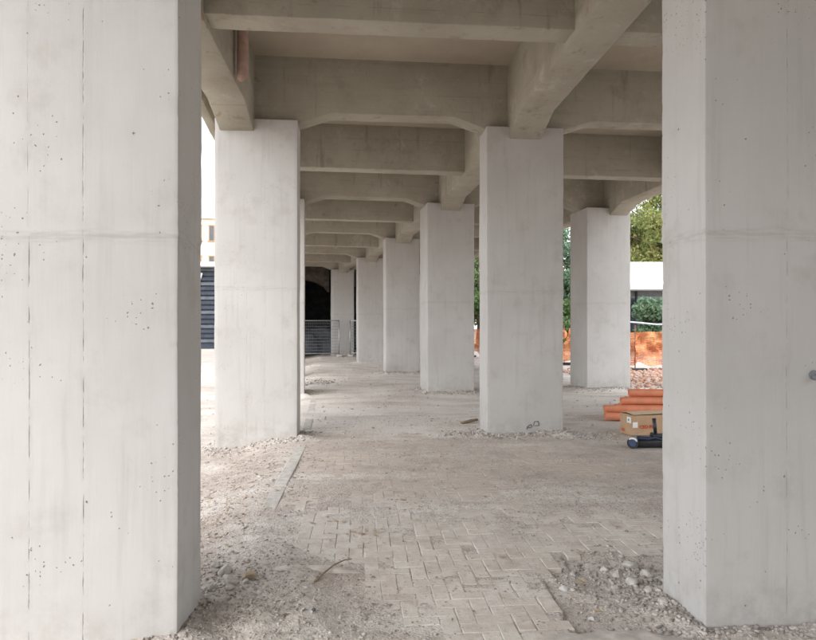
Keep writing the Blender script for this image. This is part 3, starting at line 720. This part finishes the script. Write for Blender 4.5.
rock((.945, 3.78), .030, M_MORT_, 'small white stone block in the hole of missing paving', None, 71)
rock((1.02, 3.45), .022, M_MORT_, 'tiny white chip in the rubble hole', None, 72)

# flat pale mortar patch by the broken paving edge
def patch(name, cx, cy, rx, ry, h, mat, label, seed):
    NR, NAg = 10, 48; VV = [(cx, cy, h)]; FF = []
    for k in range(1, NR + 1):
        for a in range(NAg):
            an = a / NAg * 6.2832; q_ = k / NR
            rr_ = q_ * (1 + .28 * float(noise(math.cos(an) * 1.8 + seed, math.sin(an) * 1.8, 0, 9)) + .08 * float(noise(math.cos(an) * 7 + seed, math.sin(an) * 7, 0, 10)))
            x, y = cx + rx * rr_ * math.cos(an), cy + ry * rr_ * math.sin(an)
            VV.append((x, y, h * (1 - q_ ** 5 * 1.6) + .005 * float(noise(x * 16, y * 16, 0, 11))))
    for a in range(NAg): FF.append((0, 1 + a, 1 + (a + 1) % NAg))
    for k in range(NR - 1):
        for a in range(NAg):
            b, c = 1 + k * NAg + a, 1 + k * NAg + (a + 1) % NAg; FF.append((b, b + NAg, c + NAg, c))
    return tag(obj(name, VV, FF, mat, None, True), label, 'mortar')
M_MORT = simple('dried_mortar', (.53, .48, .435), .9, .2, 9, .008)
patch('mortar_patch', 1.02, 3.06, .40, .20, .012, M_MORT, 'pale flat patch of dried mortar along the hole of missing paving', 3)
patch('mortar_patch', -.66, 4.02, .34, .07, .034, M_MORT, 'long low strip of hardened mortar beside the pale stones', 8)

# curved twig
def tube(name, pts, rad, mat, n=6, parent=None):
    bm = bmesh.new(); rings = []
    for k, p in enumerate(pts):
        p = Vector(p); d = (Vector(pts[min(k + 1, len(pts) - 1)]) - Vector(pts[max(k - 1, 0)])).normalized()
        s_ = d.cross(Vector((0, 0, 1))) if abs(d.z) < .9 else d.cross(Vector((1, 0, 0))); s_.normalize(); w = s_.cross(d)
        rd = rad[k] if isinstance(rad, (list, tuple)) else rad
        rings.append([bm.verts.new(p + (s_ * math.cos(a * 6.2832 / n) + w * math.sin(a * 6.2832 / n)) * rd) for a in range(n)])
    for a, b in zip(rings[:-1], rings[1:]):
        for k in range(n): bm.faces.new((a[k], a[(k + 1) % n], b[(k + 1) % n], b[k]))
    bm.faces.new(rings[0]); bm.faces.new(rings[-1][::-1])
    return bmobj(name, bm, mat, parent, True)
tag(tube('twig', [(-.57, 3.78, .035), (-.53, 3.90, .04), (-.48, 4.02, .045), (-.42, 4.12, .04), (-.38, 4.16, .03)], [.006, .006, .005, .004, .003], M_TWIG), 'bent brown twig lying on the gritty paving', 'twig')
tag(tube('stick', [(.86, 10.0, .02), (.95, 10.06, .03), (1.02, 10.1, .04), (1.14, 10.16, .05)], [.022, .024, .028, .02], M_TWIG), 'short dark stick beside the foot of the scribbled pillar', 'stick')

# ------------------------------------------------------------------ orange pipes, cardboard box, black tool
def pipe(end, L, ang, label, rad=.0625):
    p = empty('drain_pipe', end, ang)
    bm = bmesh.new(); n = 20; prof = [(0, rad), (.0, rad), (L - .14, rad), (L - .12, rad * 1.13), (L, rad * 1.13), (L, rad * 1.05), (L - .11, rad * 1.05), (L - .13, rad * .93), (0, rad * .93)]
    rings = [[bm.verts.new((x, r_ * math.cos(a * 6.2832 / n), r_ * math.sin(a * 6.2832 / n))) for a in range(n)] for x, r_ in prof[1:]]
    for a, b in zip(rings, rings[1:] + rings[:1]):
        for k in range(n): bm.faces.new((a[k], a[(k + 1) % n], b[(k + 1) % n], b[k]))
    bmobj('tube', bm, M_ORANGE, p, True)
    bm = bmesh.new(); rg = [[bm.verts.new((L - x, r_ * math.cos(a * 6.2832 / n), r_ * math.sin(a * 6.2832 / n))) for a in range(n)] for x, r_ in ((.075, rad * 1.14), (.07, rad * 1.22), (.04, rad * 1.22), (.035, rad * 1.14))]
    for a, b in zip(rg[:-1], rg[1:]):
        for k in range(n): bm.faces.new((a[k], a[(k + 1) % n], b[(k + 1) % n], b[k]))
    bmobj('collar', bm, M_ORANGE, p, True)
    return tag(p, label, 'pipe', 'orange drain pipes stacked behind the cardboard box')
Rr = .066; HL = .5 * 2 * Rr * 3 ** .5
PX = [[3.27, 3.36, 3.45, 3.6], [3.28, 3.50, 3.62], [3.58, 3.70], [3.74]]
gz0 = .02
PL = [['orange pipe on the ground in the bottom row, closest to the cardboard box', 'orange pipe second from the cardboard box in the bottom row', 'orange pipe third from the cardboard box in the bottom row', 'orange pipe on the ground at the back of the bottom row'],
      ['orange pipe in the second layer on the cardboard box side', 'orange pipe in the middle of the second layer of the pile', 'orange pipe at the back of the second layer of the pile'],
      ['orange pipe in the third layer on the cardboard box side', 'orange pipe at the back of the third layer of the pile'], ['single orange pipe lying on top of the pile']]
for lay in range(4):
    for k in range(4 - lay):
        y = 10.30 + (k + lay * .5) * 2 * Rr * 1.02; z = gz0 + Rr + lay * HL * .99 + (0, .004, .012, .03)[lay]
        pipe((PX[lay][k], y + .0, z), 3.0, R((-2.6, -2.9, -2.0, -4.5)[lay] + random.uniform(-.2, .2)), PL[lay][k])
def cbox():
    th = R(11); c = (3.235, 8.90); z = float(height(np.array([c[0]]), np.array([c[1]]))[0])
    b = empty('cardboard_box', (c[0], c[1], z), th); w, d, h = .56, .36, .295
    bm = bmesh.new(); bm_box(bm, (w / 2, d / 2, h / 2), (w, d, h), 0, .006)
    for v in bm.verts:
        bulge = math.sin(min(max(v.co.z / h, 0), 1) * math.pi) * .006; v.co.y -= bulge if v.co.y < d / 2 else -bulge
    bmobj('carton', bm, M_CARD, b)
    bm = bmesh.new(); bm_box(bm, (w / 2, d * .27, h + .012), (w * .99, d * .50, .005), 0)
    for v in bm.verts: v.co.z += .020 * max(0, (v.co.y / d - .05)) * 2 + .012 * (v.co.x / w)
    bmobj('flap', bm, M_CARDIN, b)
    bm = bmesh.new(); bm_box(bm, (w / 2, d * .76, h + .012), (w * .99, d * .47, .005), 0)
    for v in bm.verts: v.co.z += .022 * max(0, (1 - v.co.y / d)) * 2
    bmobj('flap', bm, M_CARDIN, b)
    bm = bmesh.new(); bm_box(bm, (-.0035, d * .30, h - .075), (.004, .11, .085)); bmobj('paper_label', bm, M_WHITE, b)
    bm = bmesh.new(); bm_box(bm, (-.006, d * .30 + .01, h - .075), (.002, .035, .03)); bmobj('print_mark', bm, M_GREYP, b)
    bm = bmesh.new(); bm_box(bm, (.025, -.0085, h * .55), (.075, .004, .080)); bmobj('sticker', bm, M_WHITE, b)
    def text(s, loc, rot, size):
        cu = bpy.data.curves.new('lettering', 'FONT'); cu.body = s; cu.size = size; cu.extrude = .001; cu.offset = .0012
        o = bpy.data.objects.new('lettering', cu); COL.objects.link(o); dg = bpy.context.evaluated_depsgraph_get()
        me = bpy.data.meshes.new_from_object(o.evaluated_get(dg)); COL.objects.unlink(o); bpy.data.objects.remove(o)
        me.materials.clear(); me.materials.append(M_RED); q_ = bpy.data.objects.new('lettering', me); link(q_, b); q_.location = loc; q_.rotation_euler = rot
    text('CED PLA', (.095, -.009, h * .37), (R(90), 0, 0), .068)
    text('CED', (-.002, d * .92, h * .12), (R(90), 0, R(-90)), .055)
    return tag(b, 'brown cardboard box with red lettering and white stickers', 'box')
cbox()
def tool():
    b = empty('power_tool', (2.82, 7.98, .012), R(3))
    bm = bmesh.new(); bm_box(bm, (.34, .09, .055), (.46, .20, .10), 0, .03)
    bm_box(bm, (.30, .09, .115), (.30, .15, .06), 0, .02); bm_box(bm, (.44, .07, .15), (.16, .12, .06), 0, .02)
    bmesh.ops.subdivide_edges(bm, edges=bm.edges[:], cuts=1)
    for v in bm.verts:
        k = noise(v.co.x * 18, v.co.y * 18, v.co.z * 18, 4) * .010; v.co += v.normal * float(k)
    bmobj('body', bm, M_BLACK, b, True)
    m = bmesh.new(); bm_cyl(m, (.06, -.03, .075), (.16, .12, .075), .072, n=24); e = bmobj('motor_end', m, M_BLACK, b, False)
    d = Vector((.10, .15, 0)).normalized()
    m = bmesh.new(); p = Vector((.06, -.03, .075)); bm_cyl(m, p - d * .006, p + d * .02, .045, n=24); bmobj('hub', m, M_BLUE, e)
    m = bmesh.new(); s_ = Vector((d.y, -d.x, 0)); pts = []
    for k in range(9):
        a = R(20 + k * 15); pts.append(p - d * .004 + (s_ * math.cos(a) + Vector((0, 0, 1)) * math.sin(a)) * .060)
    o = tube('crescent', pts, [.004] + [.013] * 7 + [.004], M_WHITE, 6, e)
    m = bmesh.new(); bm_cyl(m, (.425, .10, .12), (.400, .10, .37), .020, .026, n=12); bm_cyl(m, (.425, .10, .11), (.425, .10, .17), .034, .026, n=12)
    bmobj('handle', m, M_BLACK, b, True)
    tube('cable', [(.10, .14, .10), (.18, -.02, .135), (.26, -.03, .12), (.36, -.02, .14), (.48, -.01, .10)], .010, M_BLUE, 6, b)
    return tag(b, 'black power tool with round blue hub and upright handle', 'tool')
tool()

# ------------------------------------------------------------------ mesh fence panels at the far end
def fence_panel(p0, p1, label):
    p0, p1 = Vector((*p0, 0)), Vector((*p1, 0)); d = p1 - p0; L = d.length
    b = empty('fence_panel', p0, math.atan2(d.y, d.x)); H = 1.85
    for x in (0, L):
        m = bmesh.new(); bm_cyl(m, (x, 0, .05), (x, 0, H), .03, n=8); bmobj('post', m, M_GALV, b, True)
        m = bmesh.new(); bm_box(m, (x, 0, .06), (.22, .60, .12), 0, .03); bmobj('foot', m, M_KERB, b)
    for z in (.18, H - .03):
        m = bmesh.new(); bm_cyl(m, (0, 0, z), (L, 0, z), .024, n=8); bmobj('rail', m, M_GALV, b, True)
    m = bmesh.new()
    n = int(L / .10)
    for k in range(1, n): bm_box(m, (L * k / n, 0, H / 2 + .08), (.008, .008, H - .24))
    for k in range(1, 11): bm_box(m, (L / 2, .009, .18 + (H - .2) * k / 11), (L, .010, .012))
    tag(bmobj('wire_mesh', m, M_GREYP, b), kind='stuff')
    return tag(b, label, 'fence', 'mesh fence panels closing the dark chamber')
fence_panel((-3.47, 31.2), (-6.6, 30.5), 'galvanised mesh fence panel across the dark arched bay')
fence_panel((-2.93, 31.35), (.1, 32.1), 'galvanised mesh fence panel standing behind the row of middle pillars')
# covered heap in the dark chamber
bm = bmesh.new(); bmesh.ops.create_icosphere(bm, subdivisions=4, radius=1)
for v in bm.verts:
    p = v.co; k = 1 + .35 * float(fbm(p.x * 2, p.y * 2, p.z * 2, 8, 4)); v.co = Vector((p.x * 2.3 * k, p.y * 1.1 * k, max(p.z * 1.5 * k, -.1)))
o = bmobj('tarpaulin_heap', bm, M_TARP, None, True); o.location = (-5.6, 35.0, 0); tag(o, 'heap under a crumpled grey tarpaulin inside the dark chamber', 'heap')

# ------------------------------------------------------------------ orange safety netting on the right
def net_fence(pts, label):
    b = empty('safety_netting', (*pts[0], 0)); P0 = Vector((*pts[0], 0))
    for k, (x, y) in enumerate(pts):
        m = bmesh.new(); bm_cyl(m, (x - P0.x, y - P0.y, -.05), (x - P0.x, y - P0.y, 1.6), .016, n=6); o = bmobj('post', m, M_RUST, b, True)
        m = bmesh.new(); bm_box(m, (x - P0.x + .12, y - P0.y, .045), (.55, .22, .09), .1, .02); bmobj('post_foot', m, M_BLACK, b)
    TIE = dict(zip(pts, (1.35, 1.45, 1.4, 1.45, 1.36, 1.66, 1.5, 1.5)))
    vv, ff = [], []
    for (x0, y0), (x1, y1) in zip(pts[:-1], pts[1:]):
        L = math.hypot(x1 - x0, y1 - y0); n = 24; ROW = 24
        sd = random.random() * 50; nx_, ny_ = (y1 - y0) / L, -(x1 - x0) / L
        h0_, h1_ = TIE[(x0, y0)], TIE[(x1, y1)]
        top = [h0_ + (h1_ - h0_) * k / n - .07 * math.sin(math.pi * k / n) + .05 * float(noise(k * .3 + sd, 0, 0, 3)) for k in range(n + 1)]
        bot = [.22 + .10 * float(noise(k * .25 + sd, 9, 0, 4)) for k in range(n + 1)]
        def pt(k, q):
            s_ = k / n; z = bot[k] + (top[k] - bot[k]) * q + .02 * float(noise(k * .5, q * 6 + sd, 0, 5))
            o_ = .30 * float(fbm(k * .22 + sd, q * 2.5, 0, 6, 3)); return (x0 + (x1 - x0) * s_ + nx_ * o_ - P0.x, y0 + (y1 - y0) * s_ + ny_ * o_ - P0.y, z)
        for r_ in range(ROW):
            q0, q1 = r_ / ROW, (r_ + .74) / ROW
            bI = len(vv)
            for k in range(n + 1): vv += [pt(k, q0), pt(k, q1)]
            ff += [(bI + 2 * k, bI + 2 * k + 2, bI + 2 * k + 3, bI + 2 * k + 1) for k in range(n)]
        nv = int(L / .09)
        for k in range(nv):
            kk = k / nv * n; k0 = int(kk); fr = kk - k0; bI = len(vv)
            for r_ in range(0, 9):
                a, c = pt(k0, r_ / 8), pt(min(k0 + 1, n), r_ / 8); c0 = [a[t_] + (c[t_] - a[t_]) * fr for t_ in range(3)]
                vv += [(c0[0], c0[1] + .003, c0[2]), (c0[0] + (x1 - x0) / L * .012, c0[1] + .003 + (y1 - y0) / L * .012, c0[2])]
            ff += [(bI + 2 * r_, bI + 2 * r_ + 1, bI + 2 * r_ + 3, bI + 2 * r_ + 2) for r_ in range(8)]
    o = obj('net', vv, ff, M_NET, b); 
    md = o.modifiers.new('thickness', 'SOLIDIFY'); md.thickness = .004
    return tag(b, label, 'safety net')
net_fence([(1.2, 33.5), (3.0, 31.0), (4.9, 28.2), (6.3, 25.0), (7.95, 21.7), (10.4, 21.2), (13.2, 21.0), (16, 21.0)], 'sagging orange safety netting on thin rusty posts beyond the pillars')
tag(tube('hose', [(6.9, 23.6, 1.62), (7.9, 23.5, 1.75), (8.6, 23.5, 1.70), (9.4, 23.4, 1.62), (10.4, 23.4, 1.66), (12, 23.3, 1.72)], .03, M_HOSE, 8), 'pale blue hose strung above the orange netting', 'hose')
for x, y in ((7.9, 23.5), (10.4, 23.4), (6.9, 23.6), (12, 23.3)):
    o = bmesh.new(); bm_cyl(o, (0, 0, -.1), (0, 0, 1.74), .02, n=6); bm_cyl(o, (0, 0, 1.70), (0, 0, 1.79), .035, n=8)
    o = bmobj('stake', o, M_GREYP, None, True); o.location = (x, y, 0); tag(o, 'grey stake holding up the pale hose', 'stake', 'stakes under the pale hose')

# ------------------------------------------------------------------ buildings beyond
def building(name, c, w, d, h, rz, wall_m, label, floors, cols, win=(1.1, 1.5), frame_m=None, roof='flat', base=None):
    b = empty(name, (c[0], c[1], 0), rz)
    box('wall', (0, 0, h / 2 - .2), (w, d, h + .4), wall_m, b)
    if roof == 'flat':
        box('cornice', (0, 0, h + .12), (w + .5, d + .5, .28), wall_m, b)
    else:
        vv = [(-w / 2 - .5, -d / 2 - .5, h), (w / 2 + .5, -d / 2 - .5, h), (w / 2 + .5, d / 2 + .5, h), (-w / 2 - .5, d / 2 + .5, h), (-w / 2 + d / 3, 0, h + 2), (w / 2 - d / 3, 0, h + 2)]
        obj('roof', vv, [(0, 1, 5, 4), (1, 2, 5), (2, 3, 4, 5), (3, 0, 4), (3, 2, 1, 0)], M_ROOF, b)
    fh = h / floors
    for side in (0, 1, 2, 3):
        ln, dp = (w, d) if side % 2 == 0 else (d, w); nc = cols if side % 2 == 0 else max(1, int(cols * d / w))
        a = side * math.pi / 2; Mx = Matrix.Rotation(a, 4, 'Z')
        for fl in range(floors):
            for k in range(nc):
                x = -ln / 2 + ln * (k + .5) / nc; z = fl * fh + fh * .52
                f_ = bmesh.new(); ww, wh = win
                for cc, ss in (((x, -dp / 2 - .02, z + wh / 2), (ww + .2, .10, .1)), ((x, -dp / 2 - .02, z - wh / 2), (ww + .3, .16, .1)), ((x - ww / 2, -dp / 2 - .02, z), (.09, .10, wh - .1)), ((x + ww / 2, -dp / 2 - .02, z), (.09, .10, wh - .1)), ((x, -dp / 2 - .02, z), (.06, .08, wh - .1))):
                    bm_box(f_, cc, ss)
                bmesh.ops.transform(f_, matrix=Mx, verts=f_.verts); wo_ = bmobj('window', f_, frame_m or M_WALLW, b)
                f_ = bmesh.new(); bm_box(f_, (x, -dp / 2 - .005, z), (ww - .09, .05, wh - .1)); bmesh.ops.transform(f_, matrix=Mx, verts=f_.verts); bmobj('pane', f_, M_GLASS, wo_)
    return tag(b, label, 'building')
building('apartment_building', (-24, 68), 16, 11, 12.4, R(8), M_CREAM, 'cream apartment block with brown framed windows beyond a dark slatted shed', 4, 9, (1.0, 1.6), M_FRAME)
building('apartment_building', (12, 78), 18, 11, 11.5, R(-6), M_PALE, 'pale grey apartment block far behind the orange netting', 4, 7, (1.2, 1.5))
# dark slatted shed on the left
sh = empty('slatted_shed', (-17.5, 46, 0), R(4)); tag(sh, 'dark navy slatted shed under a white roof in front of cream block', 'shed')
box('body', (0, 0, 2.75), (11, 6, 5.6), M_NAVY, sh)
for k in range(16): box('slat', (0, -3.10, .5 + k * .33), (11.06, .14, .20), M_NAVY if k % 3 else M_TARP, sh)
box('roof', (0, -.4, 5.75), (12, 7.4, .30), M_WALLW, sh)
for k in range(4):
    m = bmesh.new(); bm_cyl(m, (-5 + k * 3.2, -3.24, .2), (-3.4 + k * 3.2, -3.24, 5.2), .07, n=6); bmobj('brace', m, M_WALLW, sh)
# white low building on the right with a dark recessed front
wb = empty('low_building', (18.6, 41, 0), 0); tag(wb, 'low white building with deep fascia over a dark glazed front', 'building')
box('body', (0, 0, 1.75), (15, 8, 3.7), M_GREYP, wb)
box('fascia', (0, -.8, 4.40), (16.4, 10, 1.55), M_WALLW, wb)
for k in range(8):
    x = -7 + k * 2
    box('mullion', (x, -4.04, 1.85), (.12, .14, 3.6), M_NAVY, wb); box('glazing', (x + 1.0, -4.01, 1.7), (1.84, .06, 3.2), M_GLASS, wb)
for x in (-7.6, 0, 7.6): box('post', (x, -5.3, 1.85), (.22, .22, 3.75), M_WALLW, wb)

# ------------------------------------------------------------------ trees and shrubs
def leaf_mesh(name, clumps, n, size, mat, seed):
    rg = np.random.default_rng(seed); cl = np.array(clumps); wt = cl[:, 3] ** 2; wt /= wt.sum()
    ci = rg.choice(len(cl), n, p=wt); dv = rg.normal(0, 1, (n, 3)); dv /= np.linalg.norm(dv, axis=1)[:, None]
    c = cl[ci, :3] + dv * (cl[ci, 3] * rg.random(n) ** .45)[:, None] * np.array([1, 1, .75])
    a = rg.normal(0, 1, (n, 3)); a /= np.linalg.norm(a, axis=1)[:, None]; up = rg.normal(0, 1, (n, 3)); b = np.cross(a, up); b /= np.linalg.norm(b, axis=1)[:, None]
    s = size * rg.uniform(.6, 1.3, n)[:, None]
    VV = np.stack([c - a * s, c + b * s * .45, c + a * s, c - b * s * .45], 1).reshape(-1, 3)
    return mesh(name, VV, np.arange(4 * n).reshape(n, 4), mat)
def tree(x, y, H, cr, mat, label, seed, n=16000, leaf=.14, trunk_h=.35, group='trees beyond the viaduct'):
    rs = random.Random(seed); t = empty('tree', (x, y, -.05)); bm = bmesh.new()
    th_ = H * trunk_h; bm_cyl(bm, (0, 0, 0), (rs.uniform(-.2, .2), rs.uniform(-.2, .2), th_), H * .026, H * .017, n=9, caps=False)
    clumps = []
    bm_cyl(bm, (0, 0, th_ * .97), (rs.uniform(-.5, .5), rs.uniform(-.5, .5), H * .88), H * .016, H * .004, n=7, caps=False)
    for k in range(15):
        a = k * 2.4 + rs.uniform(-.4, .4); q = rs.random(); z0 = th_ * .85 + (H * .5 - th_ * .5) * q * .9
        rr_ = cr * rs.uniform(.55, 1.0) * (1 - .45 * q); e = Vector((rr_ * math.cos(a), rr_ * math.sin(a), z0 + H * rs.uniform(.10, .34)))
        m_ = Vector((e.x * .45, e.y * .45, (z0 + e.z) / 2 + .1 * H * .3))
        bm_cyl(bm, (0, 0, z0), m_, H * .010, H * .007, n=6, caps=False); bm_cyl(bm, m_, e, H * .007, H * .002, n=5, caps=False)
        for c in range(5):
            o_ = Vector((rs.gauss(0, 1), rs.gauss(0, 1), rs.gauss(0, .7))) * cr * .20; p = e * (1 - c * .10) + o_; clumps.append((p.x, p.y, max(p.z, th_ * .6), cr * rs.uniform(.13, .30)))
    for k in range(10): clumps.append((rs.gauss(0, cr * .3), rs.gauss(0, cr * .3), H * rs.uniform(.72, .97), cr * rs.uniform(.15, .28)))
    bmobj('trunk', bm, M_BARK, t, True)
    link(bpy.data.objects.new('crown', leaf_mesh('crown', clumps, n, leaf, mat, seed)), t)
    return tag(t, label, 'tree', group)
def shrub(x, y, H, r_, mat, label, seed, n=7000, leaf=.09):
    rs = random.Random(seed); t = empty('shrub', (x, y, -.03)); bm = bmesh.new(); clumps = []
    for k in range(9):
        a = rs.uniform(0, 6.28); e = Vector((r_ * rs.uniform(.2, .75) * math.cos(a), r_ * rs.uniform(.2, .75) * math.sin(a), H * rs.uniform(.45, .9)))
        bm_cyl(bm, (rs.uniform(-.1, .1), rs.uniform(-.1, .1), 0), e, .03, .008, n=5, caps=False); clumps.append((*e, r_ * rs.uniform(.28, .45)))
        clumps.append((e.x * .8, e.y * .8, e.z * .5, r_ * rs.uniform(.3, .5)))
    bmobj('stems', bm, M_BARK, t, True); link(bpy.data.objects.new('foliage', leaf_mesh('foliage', clumps, n, leaf, mat, seed)), t)
    return tag(t, label, 'shrub')
tree(22.4, 51, 16.5, 6.4, M_LF1, 'yellowing green tree rising behind the low white building', 3, 42000, .16, .25)
tree(27, 54, 13, 5.5, M_LF2, 'dark green tree behind the far end of the low white building', 4, 18000, .17)
tree(9.0, 38, 8.2, 3.2, M_LF3, 'blue green tree standing beside the low white building', 5, 20000, .12, .14)
tree(5.2, 46, 9.0, 3.4, M_LF2, 'green tree in front of the pale grey apartment block', 6, 14000, .14, .2)
tree(-34, 60, 11, 4.5, M_LF2, 'green tree beside the cream apartment block', 7, 10000, .18)
tree(26, 38, 8, 3.6, M_LF1, 'yellow green tree near the end of orange netting', 8, 10000, .15)
shrub(13.5, 32.5, 4.1, 1.8, M_LF3, 'rounded pale green shrub in front of low white building', 11, 9000, .14)
shrub(16.5, 33.2, 2.9, 1.6, M_LF2, 'darker green shrub farther along the low white building', 12, 7000, .10)
shrub(7.6, 31.0, 3.0, 1.4, M_LF2, 'dark green shrub at the foot of the blue green tree', 13, 8000, .09)
